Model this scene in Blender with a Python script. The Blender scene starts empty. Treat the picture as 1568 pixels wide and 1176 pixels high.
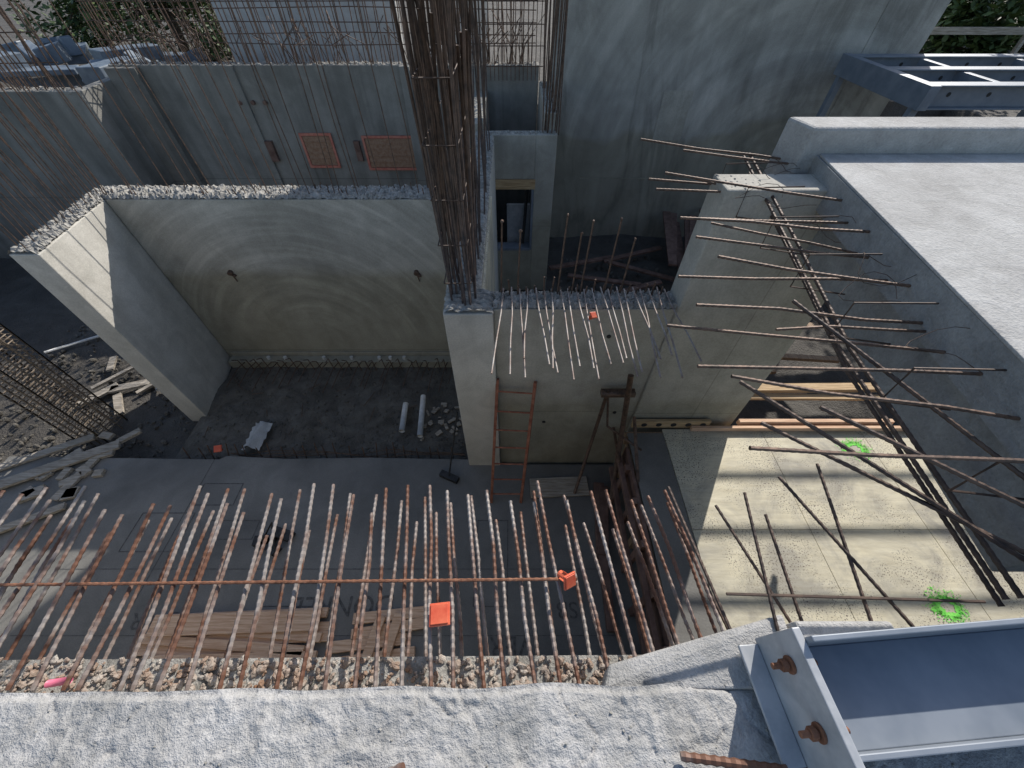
import bpy, math, random
from mathutils import Vector, noise, Matrix
R=random.Random(7)
sc=bpy.context.scene
# ---------------------------------------------------------------- materials
def nt(name):
    m=bpy.data.materials.new(name); m.use_nodes=True
    t=m.node_tree; b=t.nodes['Principled BSDF']
    return m,t,b
def N(t,typ,**k):
    n=t.nodes.new(typ)
    for a,v in k.items():
        if a in n.inputs: n.inputs[a].default_value=v
        else: setattr(n,a,v)
    return n
def L(t,a,b): t.links.new(a,b)
def coords(t,scale=(1,1,1),rot=(0,0,0)):
    tc=N(t,'ShaderNodeTexCoord'); mp=N(t,'ShaderNodeMapping')
    mp.inputs['Scale'].default_value=scale; mp.inputs['Rotation'].default_value=rot
    L(t,tc.outputs['Object'],mp.inputs['Vector']); return mp.outputs[0]
def ramp(t,fac,stops):
    r=N(t,'ShaderNodeValToRGB'); e=r.color_ramp.elements
    while len(e)<len(stops): e.new(.5)
    for i,(p,c) in enumerate(stops):
        e[i].position=p; e[i].color=(*c,1) if len(c)==3 else c
    L(t,fac,r.inputs[0]); return r.outputs[0]
def mix(t,a,b,fac,mode='MIX'):
    m=N(t,'ShaderNodeMix',data_type='RGBA',blend_type=mode)
    for s,v in ((6,a),(7,b)):
        if isinstance(v,tuple): m.inputs[s].default_value=(*v,1)
        else: L(t,v,m.inputs[s])
    if isinstance(fac,float): m.inputs[0].default_value=fac
    else: L(t,fac,m.inputs[0])
    return m.outputs[2]
def noi(t,vec,scale,detail=5,rough=.6,dist=0.):
    n=N(t,'ShaderNodeTexNoise'); n.inputs['Scale'].default_value=scale
    n.inputs['Detail'].default_value=detail; n.inputs['Roughness'].default_value=rough
    n.inputs['Distortion'].default_value=dist
    L(t,vec,n.inputs['Vector']); return n.outputs['Fac']
def bump(t,b,h,strength=.3,dist=.02):
    n=N(t,'ShaderNodeBump'); n.inputs['Strength'].default_value=strength; n.inputs['Distance'].default_value=dist
    L(t,h,n.inputs['Height']); L(t,n.outputs[0],b.inputs['Normal'])
def conc(name,c1,c2,scale=1.2,bs=.3,bd=.01,streak=.0,pits=.0,arcs=None,rough=.85,fine=60,band=None,drips=0.,seams=None):
    m,t,b=nt(name); v=coords(t)
    n1=noi(t,v,scale,5,.58,.5)
    col=ramp(t,n1,[(.28,c1),(.72,c2)])
    n2=noi(t,v,fine,2,.7)
    col=mix(t,col,ramp(t,n2,[(.3,(.78,.78,.78)),(.7,(1.14,1.14,1.14))]),.6,'MULTIPLY')
    n4=noi(t,v,scale*4.3,4,.6,.8)
    col=mix(t,col,ramp(t,n4,[(.36,(.80,.80,.79)),(.6,(1.06,1.06,1.06))]),.6,'MULTIPLY')
    if streak:
        v2=coords(t,(2.4,2.4,.16)); n3=noi(t,v2,1.5,4,.55,.6)
        col=mix(t,col,ramp(t,n3,[(.35,(.68,.68,.66)),(.6,(1.1,1.1,1.08))]),streak,'MULTIPLY')
    if drips:
        v2=coords(t,(1.,1.,.28),(0,.22,0)); n3=noi(t,v2,.8,6,.6,.5)
        col=mix(t,col,ramp(t,n3,[(.43,(1.05,1.05,1.05)),(.485,(.66,.66,.65)),(.51,(.85,.85,.85)),(.58,(1.1,1.1,1.1))]),drips,'MULTIPLY')
    if band:
        z0,wob,lo=band
        tc=N(t,'ShaderNodeTexCoord'); sp=N(t,'ShaderNodeSeparateXYZ'); L(t,tc.outputs['Object'],sp.inputs[0])
        nn=noi(t,v,.7,3,.5); a=N(t,'ShaderNodeMath',operation='MULTIPLY_ADD'); L(t,nn,a.inputs[0]); a.inputs[1].default_value=wob; L(t,sp.outputs[2],a.inputs[2])
        mr=N(t,'ShaderNodeMapRange'); mr.inputs[1].default_value=z0+wob*.5-.12; mr.inputs[2].default_value=z0+wob*.5+.06; L(t,a.outputs[0],mr.inputs[0])
        col=mix(t,mix(t,col,lo,1.,'MULTIPLY'),col,mr.outputs[0])
    if pits:
        vo=N(t,'ShaderNodeTexVoronoi'); vo.inputs['Scale'].default_value=22; L(t,v,vo.inputs['Vector'])
        col=mix(t,col,ramp(t,vo.outputs['Distance'],[(.06,(.35,.35,.34)),(.14,(1,1,1))]),pits,'MULTIPLY')
    for (loc,sc_,msk) in (arcs or []):
        # broad hand-trowel sweeps: stretched polar-ish noise, faint
        tc=N(t,'ShaderNodeTexCoord'); mp=N(t,'ShaderNodeMapping')
        mp.inputs['Location'].default_value=(-loc[0],-loc[1],-loc[2]); L(t,tc.outputs['Object'],mp.inputs[0])
        ln=N(t,'ShaderNodeVectorMath',operation='LENGTH'); L(t,mp.outputs[0],ln.inputs[0])
        sp=N(t,'ShaderNodeSeparateXYZ'); L(t,mp.outputs[0],sp.inputs[0])
        cb=N(t,'ShaderNodeCombineXYZ')
        k=N(t,'ShaderNodeMath',operation='MULTIPLY'); L(t,ln.outputs['Value'],k.inputs[0]); k.inputs[1].default_value=sc_*4
        k2=N(t,'ShaderNodeMath',operation='MULTIPLY'); L(t,sp.outputs[0],k2.inputs[0]); k2.inputs[1].default_value=.45
        L(t,k.outputs[0],cb.inputs[0]); L(t,k2.outputs[0],cb.inputs[1])
        w=noi(t,cb.outputs[0],1.3,5,.6,.2)
        a=N(t,'ShaderNodeMath',operation='MULTIPLY_ADD'); L(t,noi(t,mp.outputs[0],1.1,2,.5),a.inputs[0]); a.inputs[1].default_value=1.6; L(t,sp.outputs[2],a.inputs[2])
        mk=N(t,'ShaderNodeMapRange'); mk.inputs[1].default_value=1.0; mk.inputs[2].default_value=1.8; mk.inputs[4].default_value=msk; L(t,a.outputs[0],mk.inputs[0])
        col=mix(t,col,ramp(t,w,[(.36,(.86,.86,.86)),(.5,(1.,1.,1.)),(.62,(1.2,1.2,1.2))]),mk.outputs[0],'MULTIPLY')
    for (ax,pos,hw) in (seams or []):
        tc=N(t,'ShaderNodeTexCoord'); sp=N(t,'ShaderNodeSeparateXYZ'); L(t,tc.outputs['Object'],sp.inputs[0])
        a=N(t,'ShaderNodeMath',operation='SUBTRACT'); L(t,sp.outputs[ax],a.inputs[0]); a.inputs[1].default_value=pos
        q=N(t,'ShaderNodeMath',operation='ABSOLUTE'); L(t,a.outputs[0],q.inputs[0])
        mr=N(t,'ShaderNodeMapRange'); mr.inputs[1].default_value=hw; mr.inputs[2].default_value=hw*2.5; mr.inputs[3].default_value=.72; mr.inputs[4].default_value=1.; L(t,q.outputs[0],mr.inputs[0])
        col=mix(t,col,mr.outputs[0],1.,'MULTIPLY')
    L(t,col,b.inputs['Base Color']); b.inputs['Roughness'].default_value=rough
    hm=N(t,'ShaderNodeMath',operation='ADD'); L(t,n2,hm.inputs[0]); L(t,n4,hm.inputs[1])
    bump(t,b,hm.outputs[0],bs,bd); return m
def plain(name,c1,c2,scale=10,rough=.6,metal=0,bs=.1,stretch=(1,1,1),lo=.35,hi=.65):
    m,t,b=nt(name); v=coords(t,stretch); n=noi(t,v,scale,4,.65)
    L(t,ramp(t,n,[(lo,c1),(hi,c2)]),b.inputs['Base Color']); b.inputs['Roughness'].default_value=rough; b.inputs['Metallic'].default_value=metal
    bump(t,b,n,bs,.01); return m
M_wall=conc('formed_concrete',(.33,.31,.26),(.50,.475,.415),.9,.3,.006,.35,.12,band=(1.45,.5,(.84,.83,.76)),seams=[(0,2.2,.003),(2,1.22,.003)])
M_side=conc('side_concrete',(.50,.475,.42),(.64,.615,.555),.8,.3,.006,.3,.1)
M_wallback=conc('trowelled_concrete',(.37,.355,.305),(.51,.49,.43),.7,.3,.006,.2,.06,arcs=[((-3.3,5,.2),1.2,1.)],band=(1.72,.45,(.80,.775,.69)),seams=[(2,.10,.004)])
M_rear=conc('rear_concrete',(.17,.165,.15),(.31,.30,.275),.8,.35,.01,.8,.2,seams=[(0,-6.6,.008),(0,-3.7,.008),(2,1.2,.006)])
M_big=conc('big_wall_concrete',(.30,.285,.25),(.47,.45,.405),.42,.35,.008,.3,.04,arcs=[((6.2,9.6,1.0),.6,.8)],drips=.75,band=(2.1,1.4,(.80,.77,.69)))
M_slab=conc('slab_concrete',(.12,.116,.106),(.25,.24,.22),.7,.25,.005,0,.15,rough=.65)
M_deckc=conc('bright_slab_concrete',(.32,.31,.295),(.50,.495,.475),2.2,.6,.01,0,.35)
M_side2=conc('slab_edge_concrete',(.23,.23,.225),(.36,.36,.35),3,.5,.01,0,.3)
M_near=conc('rough_slab_concrete',(.30,.295,.28),(.50,.49,.475),5.,.9,.006,0,.5,fine=130)
M_agg=conc('broken_aggregate',(.20,.19,.165),(.48,.46,.42),14,.6,.01,fine=120)
M_rustagg=conc('rusty_aggregate',(.24,.12,.06),(.48,.45,.40),16,.6,.01,fine=120)
M_dirt=conc('dirt',(.06,.053,.046),(.125,.115,.10),1.5,.9,.03,fine=35)
M_gravel=conc('gravel',(.08,.072,.06),(.20,.185,.16),4,.9,.02,fine=70)
M_steel=plain('painted_steel',(.17,.20,.24),(.24,.27,.31),4,.5,.1,.05)
M_steelw=plain('primed_steel',(.33,.35,.37),(.48,.49,.50),9,.5,.1,.05)
M_rebar=plain('rebar_steel',(.07,.048,.036),(.19,.12,.085),25,.6,.3,.3)
M_rebard=plain('dark_rebar',(.045,.032,.027),(.13,.085,.062),14,.6,.25,.3)
M_rebarl=plain('rebar_weathered',(.15,.07,.042),(.30,.265,.24),3.5,.6,.25,.4,lo=.44,hi=.60)
M_rust=plain('rust',(.15,.06,.03),(.30,.14,.08),30,.8,.1,.4)
M_ladder=plain('ladder_paint',(.22,.07,.04),(.42,.18,.11),12,.7,.1,.2)
M_orange=plain('orange_plastic',(.62,.09,.04),(.76,.17,.08),14,.45,0,.05)
M_white=plain('white_plastic',(.55,.55,.53),(.75,.75,.73),8,.5,0,.05)
M_wood=plain('timber',(.36,.23,.11),(.62,.45,.26),5,.75,0,.3,(.6,12,12))
M_woody=plain('timber_y',(.24,.15,.09),(.45,.31,.19),5,.75,0,.3,(12,.6,12))
M_woodr=plain('red_formply',(.11,.06,.045),(.22,.135,.105),6,.7,0,.2)
M_woodg=plain('weathered_timber',(.24,.205,.16),(.48,.43,.36),5,.8,0,.3,(.8,9,9))
M_woodp=plain('pink_timber',(.56,.33,.2),(.82,.58,.40),5,.75,0,.3,(.6,12,12))
M_black=plain('black_rubber',(.015,.015,.015),(.04,.04,.04),20,.6)
M_green=plain('green_spray',(.10,.6,.05),(.3,.8,.15),22,.8)
M_ink=plain('stencil_ink',(.06,.058,.055),(.14,.135,.13),25,.8)
M_card=plain('brown_block_infill',(.26,.14,.08),(.38,.25,.17),14,.8,0,.4)
M_render=conc('white_render',(.42,.42,.41),(.6,.6,.58),1,.2)
M_leaf=plain('leaf',(.03,.055,.015),(.1,.15,.04),3,.6)
M_bark=plain('bark',(.06,.045,.03),(.12,.09,.06),8,.9,0,.5)
M_tarp=plain('blue_tarp',(.08,.11,.15),(.2,.24,.28),3,.5)
M_salmon=plain('salmon_paint',(.46,.13,.09),(.58,.24,.17),9,.7)
# plywood deck
m,t,b=nt('splattered_plywood'); v=coords(t); vs=coords(t,(1.2,9,9))
g=noi(t,vs,3,5,.6,.5); big=noi(t,v,1.6,5,.7,.6)
col=ramp(t,g,[(.3,(.50,.46,.35)),(.7,(.62,.585,.47))])
col=mix(t,col,ramp(t,big,[(.38,(.66,.66,.69)),(.5,(.95,.94,.92)),(.62,(1.14,1.12,1.06))]),1.,'MULTIPLY')
s=noi(t,v,70,2,.5); pm=noi(t,v,2.2,3,.6)
mm=N(t,'ShaderNodeMath',operation='MULTIPLY'); L(t,ramp(t,s,[(.58,(0,0,0)),(.63,(1,1,1))]),mm.inputs[0]); L(t,ramp(t,pm,[(.44,(0,0,0)),(.56,(1,1,1))]),mm.inputs[1])
col=mix(t,col,(.12,.10,.085),mm.outputs[0]); L(t,col,b.inputs['Base Color']); b.inputs['Roughness'].default_value=.7; bump(t,b,s,.3,.004)
M_ply=m
# ---------------------------------------------------------------- mesh tools
class G:
    def __init__(s): s.v=[]; s.f=[]; s.m=[]; s.mi=0
    def add(s,vs,fs):
        o=len(s.v); s.v+= [tuple(p) for p in vs]; s.f+=[tuple(i+o for i in f) for f in fs]; s.m+=[s.mi]*len(fs)
    def box(s,x0,x1,y0,y1,z0,z1):
        s.prism([(x0,y0),(x1,y0),(x1,y1),(x0,y1)],z0,z1)
    def prism(s,pts,z0,z1):
        n=len(pts); vs=[(x,y,z0) for x,y in pts]+[(x,y,z1) for x,y in pts]
        s.add(vs,[tuple(range(n))[::-1],tuple(range(n,2*n))]+[(i,(i+1)%n,n+(i+1)%n,n+i) for i in range(n)])
    def obox(s,c,d,l,w,h,roll=0.):
        d=Vector(d).normalized(); up=Vector((0,0,1)) if abs(d.z)<.95 else Vector((0,1,0))
        r=d.cross(up).normalized(); u=r.cross(d)
        if roll: q=Matrix.Rotation(roll,3,d); r=q@r; u=q@u
        c=Vector(c); vs=[c+d*(l/2*a)+r*(w/2*b_)+u*(h/2*e) for a in(-1,1) for b_ in(-1,1) for e in(-1,1)]
        s.add(vs,[(0,1,3,2),(4,6,7,5),(0,4,5,1),(2,3,7,6),(0,2,6,4),(1,5,7,3)])
    def tube(s,pts,r,n=6,rib=0,step=.012):
        pts=[Vector(p) for p in pts]
        if rib:
            q=[]
            for a,b_ in zip(pts[:-1],pts[1:]):
                k=max(1,int((b_-a).length/step)); q+=[a.lerp(b_,i/k) for i in range(k)]
            q.append(pts[-1]); pts=q
        vs=[];o=len(pts)
        for i,p in enumerate(pts):
            d=(pts[min(i+1,o-1)]-pts[max(i-1,0)]).normalized()
            up=Vector((0,0,1)) if abs(d.z)<.8 else Vector((1,0,0))
            a=d.cross(up).normalized(); b_=a.cross(d)
            rr=r*(1+(rib if i%2 else 0))
            for k in range(n):
                t_=2*math.pi*k/n; vs.append(p+a*(math.cos(t_)*rr)+b_*(math.sin(t_)*rr))
        fs=[(i*n+k,i*n+(k+1)%n,(i+1)*n+(k+1)%n,(i+1)*n+k) for i in range(o-1) for k in range(n)]
        fs+=[tuple(range(n)),tuple((o-1)*n+k for k in range(n))[::-1]]
        s.add(vs,fs)
    def chunk(s,c,r,flat=1.):
        ph=(1+5**.5)/2
        V=[(-1,ph,0),(1,ph,0),(-1,-ph,0),(1,-ph,0),(0,-1,ph),(0,1,ph),(0,-1,-ph),(0,1,-ph),(ph,0,-1),(ph,0,1),(-ph,0,-1),(-ph,0,1)]
        F=[(0,11,5),(0,5,1),(0,1,7),(0,7,10),(0,10,11),(1,5,9),(5,11,4),(11,10,2),(10,7,6),(7,1,8),(3,9,4),(3,4,2),(3,2,6),(3,6,8),(3,8,9),(4,9,5),(2,4,11),(6,2,10),(8,6,7),(9,8,1)]
        e=[R.uniform(.6,1.3) for _ in range(3)]; rot=Matrix.Rotation(R.uniform(0,6.3),3,(R.random(),R.random(),R.random()+.01))
        o=[]
        for p in V:
            q=rot@Vector([a*e[i]*r*.53*R.uniform(.7,1.25) for i,a in enumerate(p)]); q.z*=flat; o.append(Vector(c)+q)
        s.add(o,F)
    def rubble(s,x0,x1,y0,y1,z,n,r0,r1):
        for _ in range(n):
            rr=r0+(r1-r0)*R.random()**2; s.chunk((R.uniform(x0,x1),R.uniform(y0,y1),z+R.uniform(-.6,.2)*rr),rr,.8)
    def obj(s,name,mats,smooth=False,bevel=0,parent=None):
        me=bpy.data.meshes.new(name); me.from_pydata(s.v,[],s.f)
        for m_ in (mats if isinstance(mats,list) else [mats]): me.materials.append(m_)
        me.polygons.foreach_set('material_index',s.m); me.update()
        if smooth: me.polygons.foreach_set('use_smooth',[True]*len(me.polygons))
        o=bpy.data.objects.new(name,me); sc.collection.objects.link(o)
        if bevel:
            md=o.modifiers.new('b','BEVEL'); md.width=bevel; md.segments=2; md.limit_method='ANGLE'
        if parent: o.parent=parent
        return o
def empty(name):
    o=bpy.data.objects.new(name,None); sc.collection.objects.link(o); return o
def fnoise(x,y,z=0,s=1.): return noise.noise(Vector((x*s,y*s,z*s)))
def heightsheet(name,xs,ys,fn,mat,smooth=True):
    g=G(); nx=len(xs); vs=[(x,y,fn(x,y)) for y in ys for x in xs]
    g.add(vs,[(j*nx+i,j*nx+i+1,(j+1)*nx+i+1,(j+1)*nx+i) for j in range(len(ys)-1) for i in range(nx-1)])
    return g.obj(name,mat,smooth)
def lin(a,b_,n): return [a+(b_-a)*i/(n-1) for i in range(n)]
# ---------------------------------------------------------------- ground
def gz(x,y):
    inside=(-15<x<9.4 and -6<y<9.95)
    return (-.28+.10*fnoise(x,y,0,.9)+.05*fnoise(x,y,3,3.1)) if inside else 2.55+.15*fnoise(x,y,1,.2)
heightsheet('ground',[-400,-120,-50,-25]+lin(-16,10.2,190)+[14,25,60,150,400],[-400,-100,-30,-10]+lin(-6.4,10.2,120)+[12,16,25,60,150,400],gz,M_dirt)
def pz(x,y): return -.16+.035*fnoise(x,y,0,1.6)+.02*fnoise(x,y,3,6)+.008*fnoise(x,y,7,25)
heightsheet('gravel_bed',lin(-5.1,-.62,150),lin(2.6,4.78,80),pz,M_gravel,True)
g=G()
for _ in range(1100):
    x,y=R.uniform(-5,-.7),R.uniform(2.85,4.75); rr=R.choice([.008,.012,.018,.025])
    g.chunk((x,y,pz(x,y)+rr*.1),rr)
for _ in range(450):
    x,y=R.uniform(-9,-5.3),R.uniform(2.9,6); g.chunk((x,y,-.24),R.uniform(.02,.05))
for _ in range(260):
    x,y=R.uniform(0,3.5),R.uniform(3.2,8.5); g.chunk((x,y,-.22),R.uniform(.02,.08))
g.obj('rubble_stones',M_gravel)
# floor slab
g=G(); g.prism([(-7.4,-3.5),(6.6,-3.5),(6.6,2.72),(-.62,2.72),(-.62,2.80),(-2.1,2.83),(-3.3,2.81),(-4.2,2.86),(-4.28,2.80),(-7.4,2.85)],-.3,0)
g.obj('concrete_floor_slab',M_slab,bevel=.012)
g=G()
def fr(x0,x1,y0,y1,w=.010,z=.004):
    g.box(x0,x1,y0,y0+w,-.001,z); g.box(x0,x1,y1-w,y1,-.001,z); g.box(x0,x0+w,y0+w,y1-w,-.001,z); g.box(x1-w,x1,y0+w,y1-w,-.001,z)
fr(-4.3,-3.75,2.1,2.42); fr(-3.95,-3.3,1.65,1.9); fr(-.45,-.05,.9,1.9); fr(-2.9,-2.2,.9,1.15); fr(-4.9,-4.2,1.5,2.0)
for y in (1.3,.62): g.box(-5.5,1.2,y,y+.006,-.001,.0035)
g.box(-4.35,-4.343,.9,2.8,-.001,.003)
g.obj('floor_layout_lines',M_ink)
ft=empty('floor_stencil_lettering')
for txt,x,y,s in (('DONREB',-1.35,1.02,.30),('GWR',-3.7,.85,.24),('SB',.75,.95,.24),('IVER',.3,.62,.28)):
    cu=bpy.data.curves.new('lettering','FONT'); cu.body=txt; cu.size=s; cu.extrude=.002
    o=bpy.data.objects.new('lettering',cu); sc.collection.objects.link(o); o.location=(x,y,.003); o.rotation_euler=(0,0,math.pi+.02); cu.materials.append(M_ink); o.parent=ft
# ---------------------------------------------------------------- walls
ZT=2.8
g=G()
g.prism([(-5.2,4.97),(-.62,4.97),(-.62,5.33),(-5.5,5.33)],-.4,ZT-.02)
g.obj('concrete_back_wall',M_wallback,bevel=.012)
g=G()
g.prism([(-5.5,5.331),(-5.34,3.68),(-5.02,3.68),(-5.203,4.969)],-.4,ZT-.021)
g.obj('concrete_side_wall',M_side,bevel=.012)
g=G(); g.box(-5.12,-.64,4.78,4.965,-.4,-.02); g.box(-5.1,-.64,4.93,4.966,-.02,.07); g.obj('wall_footing',M_wall,bevel=.012)
g=G()
g.box(-.62,-.17,2.70,3.02,-.3,ZT-.02)
g.box(-.62,-.3,3.02,7.3,-.3,ZT-.021)
g.obj('concrete_pier_wall',M_side,bevel=.012)
g=G()
g.box(-.169,1.49,2.77,3.01,-.3,ZT-.02)
g.obj('concrete_front_wall',M_wall,bevel=.008)
g=G(); g.box(1.49,2.76,2.74,3.02,-.3,3.84); g.obj('concrete_tall_wall',M_wall,bevel=.012)
g=G()
def topsheet(pts0,pts1,z,n,m_=10):
    vs=[]
    for i in range(n+1):
        for j in range(m_+1):
            a=Vector(pts0[0]).lerp(Vector(pts0[1]),i/n); b_=Vector(pts1[0]).lerp(Vector(pts1[1]),i/n)
            p=a.lerp(b_,j/m_); e=0 if j in(0,m_) else 1
            vs.append((p.x+R.uniform(-.009,.009),p.y+R.uniform(-.009,.009),z+R.uniform(-.012,.014)+e*(.02+.03*fnoise(p.x,p.y,1,14)+R.uniform(-.005,.015))))
    k=m_+1
    g.add(vs,[(i*k+j,(i+1)*k+j,(i+1)*k+j+1,i*k+j+1) for i in range(n) for j in range(m_)])
Z=ZT-.010
topsheet([(-5.2,4.968,0),(-.62,4.968,0)],[(-5.48,5.328,0),(-.62,5.328,0)],Z,260)
topsheet([(-5.022,3.682,0),(-5.2,4.96,0)],[(-5.338,3.682,0),(-5.498,5.3,0)],Z,80)
topsheet([(-.170,2.70,0),(-.170,3.02,0)],[(-.62,2.70,0),(-.62,3.02,0)],Z,20)
topsheet([(-.30,3.0,0),(-.30,7.28,0)],[(-.62,3.0,0),(-.62,7.28,0)],Z,230)
topsheet([(-.165,2.77,0),(1.485,2.77,0)],[(-.165,3.01,0),(1.485,3.01,0)],Z,110)
g.rubble(-5.4,-.65,5.0,5.3,ZT+.015,420,.005,.018)
g.rubble(-5.33,-5.15,3.72,5.2,ZT+.015,120,.005,.018)
g.rubble(-.59,-.2,2.73,3.0,ZT+.015,50,.005,.016)
g.rubble(-.59,-.33,3.0,7.25,ZT+.015,300,.005,.018)
g.rubble(-.15,1.47,2.8,3.0,ZT+.015,200,.005,.016)
g.rubble(1.5,1.8,2.76,3.0,3.84,30,.005,.013)
g.obj('broken_concrete_wall_tops',M_agg)
g=G()
for x,z in ((-4.18,1.72),(-1.42,1.72)):
    g.tube([(x,4.975,z),(x,4.92,z-.01)],.035,12); g.chunk((x+.03,4.955,z-.05),.035); g.tube([(x,4.95,z-.02),(x+.02,4.955,z-.16)],.008,6)
g.obj('pipe_sleeves',M_rebar)
g=G()
for x,z in ((.94,2.45),(.4,1.0),(1.25,1.2)):
    g.tube([(x,2.771,z),(x,2.762,z)],.022,12)
g.obj('form_tie_plugs',M_black)
# shaft
sh=empty('concrete_shaft')
g=G(); Y0,Y1=7.3,7.52
g.box(-.62,-.36,Y0+.001,Y1,-.3,ZT); g.box(.4,.76,Y0,Y1,-.3,ZT); g.box(-.36,.4,Y0,Y1,-.3,.72); g.box(-.36,.4,Y0,Y1,2.1,ZT)
g.box(.54,.76,Y1,9.6,-.3,ZT+.25); g.box(-.75,-.5,Y1,9.6,-.3,ZT+.1)
g.obj('shaft_walls',M_wall,bevel=.01,parent=sh)
g=G(); g.box(-.36,.42,Y0-.025,Y0-.002,1.93,2.1); g.obj('timber_lintel',M_wood,parent=sh,bevel=.004)
g=G(); g.box(-.36,-.32,Y0-.02,Y1,.72,1.93); g.box(.36,.4,Y0-.02,Y1,.72,1.93); g.box(-.32,.36,Y0-.02,Y1,.70,.75); g.obj('opening_frame',M_steel,parent=sh)
g=G(); g.rubble(-.6,.75,Y0+.02,Y1-.02,ZT,300,.01,.028); g.rubble(.56,.74,7.6,9.5,ZT+.26,220,.01,.03); g.obj('broken_top',M_agg,parent=sh)
g=G(); g.box(-.1,.36,7.62,7.66,.6,1.5); g.obj('leaning_panel',M_steelw,parent=sh)
g=G(); g.tube([(.22,7.40,.8),(.30,7.56,2.0)],.03,8); g.obj('black_pipe',M_black,parent=sh)
g=G(); g.box(-.297,-.27,3.05,5.2,.4,2.72); g.box(-.265,-.22,3.03,3.1,.0,2.6); g.obj('formwork_board',M_ply,bevel=.003)
# rear building
rb=empty('rear_concrete_building')
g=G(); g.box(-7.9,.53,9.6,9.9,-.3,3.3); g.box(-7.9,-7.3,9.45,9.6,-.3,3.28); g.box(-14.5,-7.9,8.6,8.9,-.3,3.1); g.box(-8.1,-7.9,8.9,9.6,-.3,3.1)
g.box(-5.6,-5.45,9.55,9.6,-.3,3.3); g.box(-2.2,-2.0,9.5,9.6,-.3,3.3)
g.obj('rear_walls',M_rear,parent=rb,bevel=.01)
g=G(); g.rubble(-7.9,.5,9.62,9.88,3.3,1500,.012,.04); g.rubble(-14.4,-8,8.62,8.88,3.1,600,.012,.04); g.obj('broken_top',M_agg,parent=rb)
g=G()
for x0,x1,z0,z1 in ((-4.65,-3.95,1.45,2.15),(-3.3,-2.0,1.4,2.1)):
    w=.05; y=9.59 
    g.box(x0,x1,y-.03,y,z0,z0+w); g.box(x0,x1,y-.03,y,z1-w,z1); g.box(x0,x0+w,y-.031,y,z0+w,z1-w); g.box(x1-w,x1,y-.031,y,z0+w,z1-w)
g.obj('orange_opening_frames',M_salmon,parent=rb)
g=G()
for x0,x1,z0,z1 in ((-4.59,-4.01,1.51,2.09),(-3.24,-2.06,1.46,2.04)):
    g.box(x0,x1,9.57,9.598,z0,z1)
    for i in range(1,5): 
        z=z0+(z1-z0)*i/5; g.box(x0,x1,9.56,9.57,z,z+.02)
g.obj('infill_panels',M_card,parent=rb)
g=G()
for x,z in ((-5.6,2.7),(-5.35,2.7),(-5.1,2.7)): g.tube([(x,9.54,z),(x,9.6,z)],.04,10)
g.box(-5.45,-5.3,9.52,9.6,1.6,2.0); g.box(-3.5,-3.38,9.53,9.6,1.6,2.0); g.obj('wall_pockets',M_woodr,parent=rb)
# big wall
bw=empty('tall_concrete_retaining_wall')
g=G(); g.prism([(.77,9.6),(6.7,9.6),(6.7,9.95),(.77,9.95)],-.3,8.4); g.box(6.7,7.8,9.6,9.95,-.3,5.2); g.box(.0,.77,9.62,9.95,4.6,8.4)  # unseen height, step and left overhang shaped to shade floor, keep deck sunny
g.obj('wall_body',M_big,parent=bw,bevel=.02)
g=G(); g.prism([(3.1,9.592),(3.7,9.592),(3.7,9.599),(3.1,9.599)],2.0,2.9); g.box(1.6,3.4,9.59,9.599,1.2,1.22); g.obj('repair_patch',M_wall,parent=bw)
# ---------------------------------------------------------------- near slab
xs=lin(-2.4,1.9,620); ys=lin(-.9,.055,140)
def nz(x,y):
    z=3.45+.008*fnoise(x,y,0,5)+.005*fnoise(x,y,2,20)+.004*fnoise(x,y,4,55)+.002*fnoise(x,y,8,110)
    wx,wy=x+.10*fnoise(x,y,11,5)+.02*fnoise(x,y,12,25),y+.10*fnoise(x,y,17,5)+.02*fnoise(x,y,18,25)
    gate=max(0,min(1,.5+2.5*fnoise(x,y,31,3)))
    q=fnoise(wx*1.0,wy*1.0,5,5); z+=.006*gate*max(0,1-abs(q)*12)
    q=fnoise(wx,wy,9,6.5); z-=.009*(1-gate)*max(0,1-abs(q-.1)*18)
    q=fnoise(x,y,41,30); z-=.006*max(0,q-.45)*4
    if y>.035: z-=.01
    return z
nsl=empty('near_concrete_slab')
o=heightsheet('slab_top_surface',xs,ys,nz,M_near); o.parent=nsl
for v in o.data.vertices:
    v.co.y+=.012*fnoise(v.co.x,0,0,4)+ (v.co.x+.4)*.012
g=G(); g.prism([(-8,-4),(3.2,-4),(3.2,-.02),(1.9,.05),(.9,.045),(-2.4,.0),(-8,0)],3.1,3.425)
g.obj('slab_body',M_near,parent=nsl)
g=G(); g.box(-8,1.9,-.3,.0,0,3.1); g.obj('supporting_wall',M_wall,parent=nsl)
g=G(); g.prism([(-3.5,0),(.95,.0),(.95,.16),(-3.5,.13)],3.1,3.26); g.obj('lower_ledge',M_agg,parent=nsl)
g=G(); g.rubble(-3.4,.9,.035,.145,3.268,1900,.004,.017)
g.obj('ledge_rubble',M_rustagg,parent=nsl)
g=G()
for i in range(260): 
    x=R.uniform(-2.2,1.6); y=R.uniform(-.5,.0); g.chunk((x,y,nz(x,y)),R.uniform(.0015,.005))
g.obj('loose_stones',M_agg,parent=nsl)
g=G(); g.add([(.30,.05,3.3),(.92,.05,3.3),(.94,.26,3.3),(.33,.11,3.3),(.30,.05,3.40),(.92,.05,3.50),(.92,.25,3.50),(.33,.12,3.38)],[(0,3,2,1),(4,5,6,7),(0,1,5,4),(1,2,6,5),(2,3,7,6),(3,0,4,7)])
g.box(.93,1.25,.17,.225,3.3,3.53)
g.obj('concrete_wedge_upstand',M_near,bevel=.01)
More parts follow.
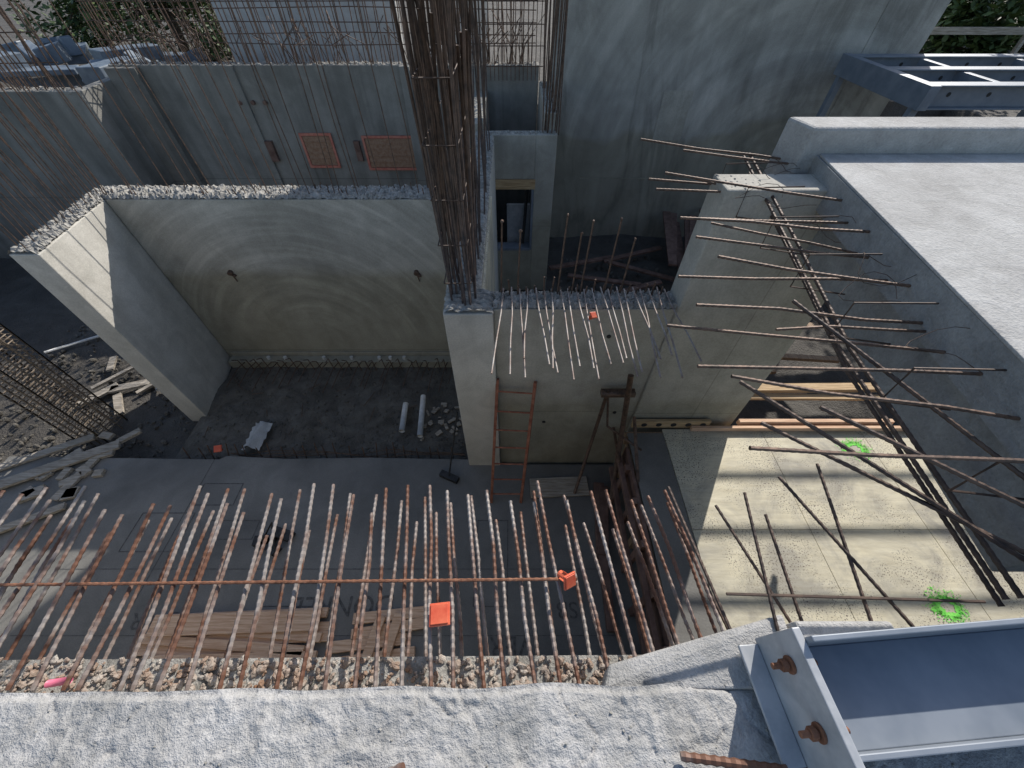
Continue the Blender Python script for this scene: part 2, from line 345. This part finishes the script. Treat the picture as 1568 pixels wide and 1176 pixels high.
# ---------------------------------------------------------------- horizontal dowels
g=G()
def bar(g,p,d,l,r,wob=.01,rib=.14,n=7,step=.011,segs=3):
    d=Vector(d).normalized(); p=Vector(p); pts=[]
    for i in range(segs+1):
        q=p+d*(l*i/segs)
        if i: q+=Vector((R.uniform(-wob,wob),R.uniform(-wob,wob),R.uniform(-wob,wob)))
        pts.append(q)
    g.tube(pts,r,n,rib,step)
x=-2.35
while x<.72:
    bar(g,(x+.13+R.uniform(-.02,.02),.05,3.35+R.uniform(-.01,.02)),(-.13+R.uniform(-.03,.03),1,R.uniform(-.03,.05)),R.uniform(.60,.76),.0064,.006,rib=.32,step=.013)
    if R.random()<.95: bar(g,(x+.17+R.uniform(-.03,.03),.05,3.18),(-.13+R.uniform(-.05,.05),1,R.uniform(-.05,.05)),R.uniform(.58,.8),.0064,.006,rib=.32,step=.013)
    x+=.088
g.obj('rebar_dowel_row',M_rebarl)
g=G(); g.tube([(-2.6,.36,3.375),(-1,.375,3.378),(.25,.385,3.385)],.0052,7,.3,.013)
g.obj('rebar_cross_bar',M_rust)
g=G()
for bx,by,tx,ty,z in ((.88,.2,.94,.67,3.5),(1.2,.2,1.3,.8,3.5),(1.37,.12,1.11,.74,3.5),(.75,.2,.66,.72,3.45),(1.0,.18,1.02,.6,3.45),(.82,.2,.72,.6,3.3),(1.02,.15,.86,.66,3.4)):
    g.tube([(bx,by,z),(tx,ty,z+.03)],.006,6,.2,.012)
g.tube([(.75,.31,3.50),(1.6,.28,3.53)],.005,6)
g.obj('slab_edge_rebar',M_rebard)
# orange caps
def cap(loc,s,rot=0,tilt=0):
    g=G(); a=s/2
    g.box(-a,a,-a,a,0,s*.16); g.box(-a*.86,a*.86,-a*.86,a*.86,s*.16,s*.22)
    g.tube([(0,0,0),(0,0,-s*.9)],s*.26,12)
    for k in range(4):
        c,s_=math.cos(k*math.pi/2),math.sin(k*math.pi/2); g.obox((c*s*.32,s_*s*.32,-s*.3),(0,0,1),s*.6,s*.05 if k%2 else s*.2,s*.2 if k%2 else s*.05)
    o=g.obj('rebar_safety_cap',M_orange,bevel=s*.03); o.location=loc; o.rotation_euler=(tilt,tilt*.4,rot); return o
cap((-.262,.265,3.39),.074,.1); cap((.215,.375,3.41),.055,.5,.9); cap((.70,2.6,2.85),.06,.4,.5)
cap((-5.75,4.1,-.1),.13,.4,.5); cap((-4.35,2.95,0.04),.1,.3,.4); cap((3.85,3.2,2.9),.1,.1)
g=G(); g.tube([(-1.62,.07,3.3),(-1.55,.08,3.3)],.012,10); g.obj('pink_plastic_sleeve',plain('pink',(.6,.12,.2),(.7,.2,.3),8,.4),True)
# ---------------------------------------------------------------- rebar on walls
g=G()
def vb(g,x,y,z,h,r,lean=.04,n=5):
    lx,ly=R.uniform(-lean,lean),R.uniform(-lean,lean); bx,by=R.uniform(-.3,.3)*lean*h,R.uniform(-.3,.3)*lean*h
    g.tube([(x,y,z-.02),(x+lx*h*.5+bx,y+ly*h*.5+by,z+h*.5),(x+lx*h,y+ly*h,z+h)],r,n)
x=-5.35
while x<-.7:
    vb(g,x+R.uniform(-.05,.05),5.22,ZT,R.uniform(1.7,2.6),.006)
    if R.random()<.5: vb(g,x+R.uniform(-.05,.05),5.05,ZT,R.uniform(1.4,2.4),.006)
    x+=.28
for i in range(46): vb(g,R.uniform(-5.3,-.7),R.choice([5.06,5.22]),ZT,R.uniform(.04,.09),.007,.3)
y=3.75
while y<5.25:
    vb(g,-5.12-.1*(y-3.7)-.05,y,ZT,R.uniform(1.8,2.6),.0065); vb(g,-5.3-.1*(y-3.7),y+.05,ZT,R.uniform(1.8,2.6),.0065); y+=.13
g.obj('wall_starter_bars',M_rebar)
g=G()
for i in range(46):
    y=2.78+4.3*(R.random()**1.7); x=R.choice([-.57,-.36])+R.uniform(-.03,.03); vb(g,x,y,ZT,R.uniform(2.4,3.4),.0105,.05,6)
for i in range(20): vb(g,R.uniform(-.58,-.34),R.uniform(2.76,3.6),ZT,R.uniform(1.6,3.2),.011,.07,6)
for i in range(5):
    z=ZT+.25+.35*i; g.tube([(-.58,2.78,z),(-.58,3.8,z),(-.35,3.8,z),(-.35,2.78,z),(-.58,2.78,z)],.005,5)
g.obj('column_rebar_bundle',M_rebard,True)
g=G()
x=-7.8
while x<.5:
    for yy in (9.66,9.84):
        vb(g,x+R.uniform(-.04,.04),yy,3.3,R.uniform(.9,2.0),.010,.05)
    x+=.17
for z in (3.62,3.9,4.2): g.tube([(-7.8,9.66,z+R.uniform(-.05,.05)),(-3.5,9.66,z+R.uniform(-.04,.04)),(.45,9.66,z)],.008,5)
for z in (3.7,4.05): g.tube([(-7.8,9.85,z),(-3,9.85,z+.05),(.45,9.85,z)],.008,5)
for i in range(80):
    x=R.uniform(-7.8,.3); a=R.uniform(-.5,.5); g.tube([(x,9.7,3.3),(x+a*.2,9.6+R.uniform(-.2,.2),3.6),(x+a,9.6+R.uniform(-.3,.3),3.7+R.random()*.4)],.008,5)
x=-14
while x<-8: vb(g,x,8.7,3.1,R.uniform(1,2.4),.011,.12); vb(g,x+.1,8.8,3.1,R.uniform(1,2.4),.011,.12); x+=.16
for z in (3.4,3.8): g.tube([(-14,8.7,z),(-8,8.7,z+.1)],.009,5)
for i in range(12): vb(g,R.uniform(.56,.74),R.uniform(7.5,9.5),ZT+.25,R.uniform(1.5,2.6),.01,.03)
for i in range(10): vb(g,R.uniform(.5,.8),R.uniform(7.35,7.5),ZT,R.uniform(1.4,2.4),.01,.03)
for z in (3.3,3.6,3.9,4.2,4.5): g.tube([(-.5,9.5,z),(.6,9.5,z)],.008,5)
for i in range(14): vb(g,-.5+i*.08,9.5,3.1,1.8,.008,.01)
g.obj('rear_wall_rebar_mesh',M_rebar)
g=G()
x=-.08
while x<1.45:
    bar(g,(x,3.0,ZT+.03+R.uniform(0,.03)),(R.uniform(-.07,.07),-1,R.uniform(-.12,.02)),R.uniform(.85,1.1),.0068,.01,.15,6,.014)
    x+=.075
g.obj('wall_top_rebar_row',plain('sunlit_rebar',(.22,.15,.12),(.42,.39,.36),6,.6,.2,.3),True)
g=G()
for i in range(20):
    x=-.1+i*.078; h=R.uniform(.08,.2)
    vb(g,x,2.95,ZT,h,.008,.08,6); g.chunk((x,2.95,ZT+.0),.012)
for x,h in ((-.1,.7),(.05,.62),(.42,.75),(.63,.7),(.85,.72),(.55,.6),(1.0,.55)):
    g.tube([(x,2.95,ZT),(x+.02,2.97,ZT+h)],.008,6); g.chunk((x+.02,2.97,ZT+h),.016)
g.obj('wall_top_stub_bars',M_rebar)
# ---------------------------------------------------------------- right slab
rs=empty('right_concrete_slab')
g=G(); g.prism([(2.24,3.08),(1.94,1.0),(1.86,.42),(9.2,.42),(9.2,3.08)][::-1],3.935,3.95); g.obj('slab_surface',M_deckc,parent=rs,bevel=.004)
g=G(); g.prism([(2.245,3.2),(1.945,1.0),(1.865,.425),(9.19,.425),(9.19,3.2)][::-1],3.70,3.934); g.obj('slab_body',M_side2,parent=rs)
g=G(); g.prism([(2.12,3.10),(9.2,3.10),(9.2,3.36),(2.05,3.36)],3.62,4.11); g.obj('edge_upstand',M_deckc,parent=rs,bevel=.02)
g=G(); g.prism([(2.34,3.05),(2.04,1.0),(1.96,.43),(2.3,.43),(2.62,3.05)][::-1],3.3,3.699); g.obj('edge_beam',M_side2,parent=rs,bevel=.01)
g=G(); g.box(8.6,8.9,.4,3.0,-.3,3.69); g.obj('support_wall',M_wall,parent=rs)
g=G()
for i in range(15):
    y=.75+i*.19+R.uniform(-.04,.04); z=3.80+R.uniform(-.05,.08); xe=1.95+.3*(min(y,3.2)-1)/2.2
    bar(g,(xe+.1,min(y,3.3)-.1,z),(-1,.10+R.uniform(-.10,.16),R.uniform(-.03,.08)),R.uniform(1.05,1.35),.0072,.010,.2,6,.014)
for i in range(3):
    y=1.4+i*.7; bar(g,(2.05+.1*i/3,y,3.74),(-1,R.uniform(-.5,.7),R.uniform(-.1,.15)),R.uniform(.5,.9),.0065,.02,.2,6,.014)
g.obj('slab_edge_projecting_bars',M_rebar)
g=G()
for dx,dz in ((0,0),(.035,.02),(.1,-.12)):
    g.tube([(1.84+dx,3.35,3.84+dz),(1.74+dx,2.2,3.72+dz),(1.69+dx,1.4,3.60+dz),(1.76+dx,.30,3.46+dz)],.009,7,.2,.015)
for i in range(7):
    y=.6+i*.42; g.tube([(1.95,y,3.62),(1.62,y+.02,3.66),(1.62,y+.03,3.86),(1.98,y,3.88)],.005,5)
for a in ((1.2,.9,3.8,1.75,.5,3.75),(1.0,1.1,3.72,1.8,.35,3.6),(1.35,1.5,3.85,1.9,.6,3.7),(1.08,.95,3.62,1.9,.3,3.62)):
    g.tube([a[:3],a[3:]],.0080,6,.2,.014)
g.obj('slab_edge_longitudinal_bars',M_rebard)
g=G()
for i in range(8):
    c=Vector((1.9+R.uniform(-.25,.2),R.uniform(1,3.2),3.85)); pts=[c+Vector((math.cos(a)*.14*(1+.2*math.sin(3*a+i)),math.sin(a)*.12,.04*math.sin(2*a+i))) for a in lin(0,4.5+R.random(),14)]
    g.tube(pts,.0018,4)
g.obj('tie_wire',M_rebard)
# ---------------------------------------------------------------- plywood deck, formwork
dk=empty('plywood_deck')
g=G()
ycuts=[.2,1.42,2.66]; xcuts=[1.86,3.08,4.3,5.52,6.4]
for a,b_ in zip(xcuts[:-1],xcuts[1:]):
    for c,d in zip(ycuts[:-1],ycuts[1:]): g.box(a+.003,b_-.003,c+.003,d-.003,.98,1.0)
g.obj('plywood_sheets',M_ply,parent=dk)
g=G(); g.box(1.42,1.855,.2,2.6,.98,.998); g.obj('grey_edge_sheet',M_slab,parent=dk)  # left deck strip in the darker floor slab material
g=G()
for y in (.3,.9,1.5,2.1,2.55): g.box(1.4,6.4,y,y+.08,.82,.979)
for x in (1.45,3.3,5.1,6.2):
    for y in (.34,1.54,2.5): g.box(x,x+.08,y,y+.08,0,.82)
g.obj('joists',M_woody,parent=dk)
g=G(); g.box(1.36,1.399,.25,2.4,.55,1.0)
for y in (.35,.8,1.25,1.7,2.1): g.box(1.31,1.36,y,y+.07,.02,1.0)
g.box(1.26,1.31,.3,2.4,.45,.53); g.box(1.26,1.31,.3,2.4,.85,.92)
g.obj('side_formwork',M_woodr,parent=dk,bevel=.003)
g=G()
for cx,cy in ((3.98,.72),(4.1,2.38)):
    k=48; vs=[]
    for i in range(k):
        a=2*math.pi*i/k; r0=.06*(1+.7*fnoise(math.cos(a)*2,math.sin(a)*2,cx)); r1=.12*(1+.5*fnoise(math.cos(a)*2,math.sin(a)*2+cx,0,1.8)); vs+= [(cx+math.cos(a)*r0,cy+math.sin(a)*r0*.8,1.004),(cx+math.cos(a)*r1,cy+math.sin(a)*r1*.8,1.004)]
    g.add(vs,[(2*i,2*i+1,(2*i+3)%(2*k),(2*i+2)%(2*k)) for i in range(k)])
    for _ in range(600):
        a=R.uniform(0,6.28); r=.09+abs(R.gauss(0,.05)); s=R.uniform(.0015,.007); x,y=cx+math.cos(a)*r,cy+math.sin(a)*r*.8
        g.add([(x+math.cos(q)*s,y+math.sin(q)*s,1.006) for q in lin(0,5.2,6)],[(0,1,2,3,4,5)])
g.obj('green_spray_marks',M_green,parent=dk)
def lumber(name,items,mat,bev=.004):
    g=G()
    for c,d,l,w,h in items: g.obox(c,d,l,w,h)
    return g.obj(name,mat,bevel=bev)
lumber('timber_waler',[((4.0,3.24,1.10),(1,.01,0),2.6,.12,.06),((4.1,3.12,1.05),(1,-.01,0.0),2.5,.08,.04)],M_wood)
lumber('timber_edge_beam',[((3.75,2.72,1.06),(1,.0,0),1.9,.05,.08),((3.75,2.64,1.04),(1,.0,0),3.1,.04,.07)],M_woodp)
lumber('perforated_plank',[((1.95,2.69,1.08),(1,0,.0),.95,.04,.13)],M_wood)
g=G()
for x in (1.62,1.8,1.98,2.16,2.34): g.tube([(x,2.668,1.08),(x,2.664,1.08)],.035,14)
g.obj('plank_holes',M_black)
g=G()
g.tube([(1.22,2.62,2.05),(1.32,2.1,.0)],.03,10); g.tube([(1.05,2.66,1.75),(.85,2.25,.0)],.022,8); g.tube([(1.05,2.66,1.75),(1.1,2.5,1.3),(1.5,2.3,1.1)],.014,8)
g.tube([(1.42,2.6,1.35),(1.42,1.9,.95)],.02,8); g.box(.98,1.35,2.62,2.7,1.68,1.74)
g.tube([(1.2,2.55,1.2),(1.45,1.6,.3)],.018,8)
g.obj('steel_prop',M_rebar,True)
lumber('stacked_formwork_boards',[((1.15,1.9,.05),(.1,1,0),1.0,.14,.05),((1.18,1.88,.10),(.15,1,0),.9,.12,.04),((1.1,1.2,.05),(.02,1,0),1.1,.1,.08)],M_woodr)
lumber('loose_board',[((.65,2.35,.03),(1,.05,0),.8,.28,.03)],M_woodg)
# ladder
g=G(); A=Vector((-.28,2.15,0)); B=Vector((.12,2.15,0)); C=Vector((-.157,2.74,1.85)); D=Vector((.256,2.74,1.80))
for a,b_ in ((A,C),(B,D)):
    d=b_-a; g.obox((a+b_)/2,d,d.length,.035,.05)
for i in range(7):
    f=.08+i*.14; g.tube([A.lerp(C,f),B.lerp(D,f)],.011,8)
g.obj('steel_ladder',[M_ladder],bevel=.003)
g=G(); g.obox((-.88,2.5,.04),(1,-.45,0),.28,.09,.07,.0); g.tube([(-.88,2.5,.07),(-.72,3.0,.9)],.012,8); g.obj('broom',M_black,bevel=.01)
# ---------------------------------------------------------------- steel beams
def ibeam_x(g,x0,x1,y,z,w,h,t_=.012):
    g.box(x0,x1,y-w/2,y+w/2,z-h/2,z-h/2+t_); g.box(x0,x1,y-w/2,y+w/2,z+h/2-t_,z+h/2); g.box(x0,x1,y-t_/2,y+t_/2,z-h/2+t_,z+h/2-t_)
g=G()
for y in (7.0,8.0,9.0): ibeam_x(g,6.2,11.5,y,3.4,.22,.30,.02)
g.box(6.05,6.2,6.85,9.15,3.25,3.55)
for x in (7.3,9.0): g.box(x,x+.1,7.12,8.88,3.28,3.52)
for y in (6.95,8.95): g.box(6.07,6.18,y,y+.1,-.3,3.25)
g.obj('steel_beam_frame',M_steel,bevel=.004)
g=G()
for y in (7.0,8.0,9.0):
    for k in range(6): g.tube([(6.5+k*.6,y-.011,3.42),(6.5+k*.6,y-.014,3.42)],.03,10)
g.obj('beam_bolt_holes',M_black)
g=G()
for y in (8.20,7.57,6.93,6.30):  # thin beams added out of view to cast shadow stripes on the deck
    ibeam_x(g,4.4,9.2,y+0,6.0,.05,.05,.006)
    g.box(9.2,9.35,y-.07,y+.07,-.3,6.1)
g.box(9.2,9.3,6.0,8.5,6.1,6.2)
g.obj('unseen_stripe_beams',M_steel,bevel=.003)
sb=empty('steel_h_beam')
g=G()
g.box(.02,1.9,-.10,.13,-.007,.007)
g.box(.02,1.9,.13,.145,-.07,.15); g.box(.02,1.9,-.115,-.10,-.07,.05)
g.obj('beam',M_steel,parent=sb,bevel=.003)
g=G(); g.box(-.005,.019,-.14,.17,-.1,.12); g.box(-.07,-.006,-.13,.155,-.1,-.088); g.obj('end_plate',M_steelw,parent=sb,bevel=.003)
g=G()
for y in (.09,-.055):
    g.tube([(-.06,y,.04),(.07,y,.04)],.008,10)
    for x in (-.035,.028): g.tube([(x,y,.04),(x+.016,y,.04)],.016,6)
    g.tube([(-.012,y,.04),(-.006,y,.04)],.023,14)
g.obj('bolts',M_rust,parent=sb)
sb.location=(.81,.01,3.6); sb.rotation_euler=(0,0,math.radians(4))
g=G(); g.tube([(.48,-.10,3.48),(.75,-.125,3.52)],.010,8,.25,.013); g.tube([(.75,-.125,3.5),(1.1,-.14,3.5)],.010,8,.25,.013); g.tube([(-.45,-.17,3.46),(-.3,-.12,3.5)],.010,8,.25,.013); g.tube([(.0,-.2,3.44),(.005,-.13,3.5)],.010,8,.25,.013)
g.obj('slab_stub_bars',M_rebarl)
# ---------------------------------------------------------------- timber piles on slab
items=[]
for i in range(5):
    items.append(((-3.0+R.uniform(-.12,.12),.36+i*.11,.03+R.random()*.02),(1,R.uniform(-.05,.05),0),1.9,.1,.05))
for i in range(4): items.append(((-3.05+R.uniform(-.2,.2),.41+i*.12,.09),(1,R.uniform(-.08,.08),0),1.8,.09,.045))
items.append(((-3.0,.72,.14),(1,.03,0),1.8,.2,.03))
lumber('timber_pile',items,M_woodp)
items=[((-1.45+R.uniform(-.1,.1),.42+i*.13,.04),(1,.1+R.uniform(-.05,.05),0),.8,.11,.05) for i in range(4)]+[((-1.5,.5,.1),(.2,1,0),.6,.1,.04),((-1.3,.55,.1),(.2,1,0),.55,.1,.04)]
lumber('timber_pile',items,M_woodp)
g=G(); g.tube([(-1.72,3.32,-.05),(-1.75,3.85,-.04)],.045,14); g.obj('white_pipe',M_white,True)
g=G(); g.tube([(-1.42,3.22,-.04),(-1.48,4.0,-.03)],.045,14); g.obj('white_pipe',M_white,True)
g=G()
for i in range(26):
    x=-4.85+i*.16+R.uniform(-.04,.04); g.tube([(x,4.72,-.2),(x-.01,4.70,.06+R.random()*.1),(x-.03,4.62,.12+R.random()*.1)],.009,5)
for i in range(26):
    x=-4.8+i*.15+R.uniform(-.05,.05); g.tube([(x,4.78,-.03),(x-.03,4.6,-.0),(x-.08,4.35+R.uniform(-.25,.1),-.06)],.008,5)
for i in range(24):
    x=-4.8+i*.17+R.uniform(-.05,.05); g.tube([(x,2.88,-.2),(x+R.uniform(-.03,.03),2.93+R.uniform(0,.1),.04+R.random()*.08)],.008,5)
for i in range(14):
    x=R.uniform(-4.9,-.9); y=R.uniform(2.9,4.5); a=R.uniform(0,3.1); l=R.uniform(.1,.35); g.tube([(x,y,-.12),(x+math.cos(a)*l,y+math.sin(a)*l,-.11)],.006,5)
for k in range(3):
    g.tube([(x,2.9+.03*k+.03*math.sin(4*x+k),-.07+.03*math.sin(7*x+k)) for x in lin(-4.2,-.7,30)],.006,5)
g.obj('pit_rebar_dowels',M_rebar)
g=G()
for x in (-4.4,-4.1,-3.4,-2.9,-2.4,-2.2,-1.95): g.tube([(x,4.86,-.02),(x,4.86,.03)],.03,12)
g.obj('footing_sleeves',M_white)
g=G()
for i in range(26): g.obox((R.uniform(-1.4,-.8),R.uniform(3.2,3.9),-.11),(R.uniform(-1,1),R.uniform(-1,1),R.uniform(-.2,.2)),R.uniform(.04,.12),R.uniform(.03,.07),.02)
g.obj('broken_block_debris',M_woodg)
g=G(); vs=[]
for j in range(12):
    for i in range(12): vs.append((-4.08+i*.024+.015*R.random(),2.98+j*.045,-.09+.05*R.random()+.14*math.exp(-((i-6)**2)/7)*(1-.5*j/12)))
g.add(vs,[(j*12+i,j*12+i+1,j*12+i+13,j*12+i+12) for j in range(11) for i in range(11)]); g.obj('crumpled_sack',M_render,True)
# left side
g=G(); cx,cy=-6.55,3.42; s=.22
for k in range(4):
    for q in (-1,1): 
        f=-1+2*k/3
        for (x,y) in ((cx+f*s,cy+q*s),(cx+q*s,cy+f*s)): g.tube([(x,y,-.25),(x,y,4.4)],.013,6)
z=-.1
while z<4.3:
    for e in (s,s*.6): g.tube([(cx-e,cy-s,z),(cx+e,cy-s,z+.01),(cx+e,cy+s,z),(cx-e,cy+s,z+.01),(cx-e,cy-s,z)],.009,5)
    z+=.10+R.uniform(-.01,.01)
g.obj('column_rebar_cage',plain('cage_rebar',(.14,.11,.085),(.32,.26,.20),20,.6,.3,.3))
items=[]
for (x,y,a,l,w_) in ((-6.9,2.45,.5,2.4,.16),(-7.4,2.6,.5,2.4,.12),(-7.0,1.5,.5,2.4,.1),(-6.1,2.55,1.4,.8,.12)):
    items.append(((x,y,.03+R.random()*.03),(math.cos(a),math.sin(a),R.uniform(-.01,.01)),l,w_,.04))
lumber('scattered_planks',items,M_woodg)
g=G()
for i in range(16): g.obox((R.uniform(-6.7,-5.7),R.uniform(2.2,3.2),.03),(R.uniform(-1,1),R.uniform(-.4,.4),0),R.uniform(.1,.3),R.uniform(.08,.2),.05)
g.obj('concrete_blocks',M_woodg,bevel=.006)
g=G(); g.tube([(-6.9,5.3,-.15),(-6.2,4.4,-.12),(-6.1,4.2,-.12)],.03,8); g.tube([(-8.9,5.2,-.2),(-7.8,5.8,-.15),(-7.2,6.6,-.2)],.025,8); g.obj('service_pipe',M_white,True)
g=G()
for i in range(7): g.obox((R.uniform(-7.4,-5.7),R.uniform(3.7,5.),-.16),(R.uniform(-1,1),R.uniform(-1,1),0),R.uniform(.3,.7),R.uniform(.06,.15),.04)
g.obj('debris_boards',M_woodg)
g=G()
for (x,y) in ((-3.0,1.55),(-2.9,1.7),(-3.1,1.62)): g.obox((x,y,.05),(R.uniform(-1,1),R.uniform(-1,1),0),.25,.12,.08)
g.tube([(-3.1,1.6,.1),(-2.95,1.75,.3),(-2.9,1.5,.1)],.015,6); g.obj('power_tool',M_black,bevel=.01)
items=[]
for i in range(8): items.append(((3.6+i*.13,8.2+R.uniform(-.2,.2),.1+R.uniform(0,.4)),(.25+R.uniform(-.08,.08),1,R.uniform(-.05,.05)),2.2,.18,.05))
for i in range(7): items.append(((2.4+R.uniform(-.8,.8),6.2+i*.35,.0),(1,R.uniform(-.6,.6),0),1.6,.12,.05))
lumber('timber_stack',items,M_woodr)
items=[((3.6+R.uniform(-.6,1),3.9+i*.3,.2+.1*i),(1,R.uniform(-.4,.4),0),1.8,.1,.06) for i in range(5)]
lumber('timber_stack',items,M_woody)
# ---------------------------------------------------------------- background beyond
wb=empty('white_rendered_building')
g=G(); g.box(-6.7,-2.6,12.0,12.2,2.4,5.2); g.box(-6.7,-6.5,12.2,15,2.4,5.2); g.box(-1.8,-.6,13,13.3,2.4,5.5); g.obj('walls',M_render,parent=wb,bevel=.01)
g=G()
for i in range(6): g.box(-2.4,-2.0,12.4+i*.4,12.6+i*.4,2.5,2.9)
for i in range(3): g.box(-1.5,-.9,12.98,12.999,2.9+i*.5,3.2+i*.5)
g.obj('block_stack',M_steelw,parent=wb)
items=[((R.uniform(-9,-3),R.uniform(10.4,11.7),2.75),(R.uniform(-1,1),R.uniform(-.4,.4),0),R.uniform(.6,2),.15,.06) for _ in range(26)]
lumber('scrap_timber',items,M_wood)
g=G()
for _ in range(30): g.obox((R.uniform(-16,-8.4),R.uniform(9.6,14),2.8+R.random()*.3),(R.uniform(-1,1),R.uniform(-1,1),R.uniform(-.2,.2)),R.uniform(.4,1.6),R.uniform(.2,.7),R.uniform(.1,.4))
g.obj('site_materials_pile',[M_tarp],bevel=.02)
g=G()
for x in (9,11.2,13.4,15.6): g.box(x,x+.08,11.2,11.28,2.4,3.7)
g.obox((12.3,11.18,3.6),(1,0,0),7.4,.04,.12); g.obox((12.3,11.18,3.1),(1,0,0),7.4,.04,.12); g.obj('timber_guardrail',M_woodg)
def tree(name,x,y,z,h,r,nl,seed):
    rr=random.Random(seed); t_=empty(name)
    g=G()
    vs=[(x,y,z-.2),(x+.1,y,z+h*.3),(x-.05,y+.1,z+h*.6),(x,y,z+h*.85)]
    n=8
    for a,b_,ra,rb_ in ((0,1,.16,.12),(1,2,.12,.08),(2,3,.08,.03)):
        A,B=Vector(vs[a]),Vector(vs[b_]); P=[]
        for q,ra_ in ((A,ra),(B,rb_)): P+=[q+Vector((math.cos(2*math.pi*k/n)*ra_,math.sin(2*math.pi*k/n)*ra_,0)) for k in range(n)]
        g.add(P,[(k,(k+1)%n,n+(k+1)%n,n+k) for k in range(n)])
    cl=[]
    for i in range(16):
        a=rr.uniform(0,6.28); e=rr.uniform(.2,1)*r; c=Vector((x+math.cos(a)*e,y+math.sin(a)*e,z+h*rr.uniform(.08,1.0))); cl.append((c,rr.uniform(.3,.55)*r))
        g.tube([Vector(vs[1]).lerp(Vector(vs[3]),rr.random()),c],.03,5)
    g.obj('trunk_and_limbs',M_bark,parent=t_)
    g=G()
    for _ in range(nl):
        c,cr=rr.choice(cl); d=Vector((rr.gauss(0,1),rr.gauss(0,1),rr.gauss(0,1))).normalized()*cr*rr.random()**.4; p=c+d
        u=Vector((rr.uniform(-1,1),rr.uniform(-1,1),rr.uniform(-.6,.6))).normalized(); w=u.cross(Vector((rr.uniform(-1,1),rr.uniform(-1,1),1))).normalized(); s=rr.uniform(.05,.1)
        g.add([p-u*s*1.4,p+w*s*.6,p+u*s*1.4,p-w*s*.6],[(0,1,2,3)])
    g.obj('foliage',M_leaf,parent=t_)
tree('leafy_tree',17,18,2.5,4.5,2.8,9000,1)
tree('leafy_tree',21,22,2.5,6,3.5,9000,2)
tree('leafy_tree',12.5,15,2.5,4,2.2,9000,4)
tree('leafy_shrub',10.8,12.8,2.4,1.6,1.3,5000,6)
tree('leafy_shrub',13.6,12.9,2.4,1.8,1.5,5000,7)
tree('leafy_shrub',-9.8,15,2.5,2.2,1.6,5000,3)
tree('leafy_shrub',-13.5,17,2.5,2.6,2.,5000,5)
# ---------------------------------------------------------------- camera, light
cam=bpy.data.cameras.new('camera'); co=bpy.data.objects.new('camera',cam); sc.collection.objects.link(co)
co.location=(0,0,5); co.rotation_euler=(math.radians(40.3),0,0); cam.sensor_width=36; cam.lens=13.52; cam.clip_start=.02; cam.clip_end=1000; sc.camera=co
d=Vector((.6,1,.81)).normalized()
sl=bpy.data.lights.new('sun','SUN'); sl.energy=5; sl.angle=math.radians(.5); sl.color=(1,.95,.88)
so=bpy.data.objects.new('sun',sl); sc.collection.objects.link(so); so.rotation_euler=d.to_track_quat('Z','Y').to_euler(); so.location=(10,20,20)
w=bpy.data.worlds.new('World'); sc.world=w; w.use_nodes=True
sk=w.node_tree.nodes.new('ShaderNodeTexSky'); sk.sky_type='NISHITA'; sk.sun_disc=False; sk.sun_elevation=math.asin(d.z); sk.sun_rotation=math.atan2(d.x,d.y)
bg=w.node_tree.nodes['Background']; bg.inputs['Strength'].default_value=.15; w.node_tree.links.new(sk.outputs[0],bg.inputs[0])
sc.view_settings.view_transform='Standard'; sc.view_settings.look='None'; sc.view_settings.exposure=0
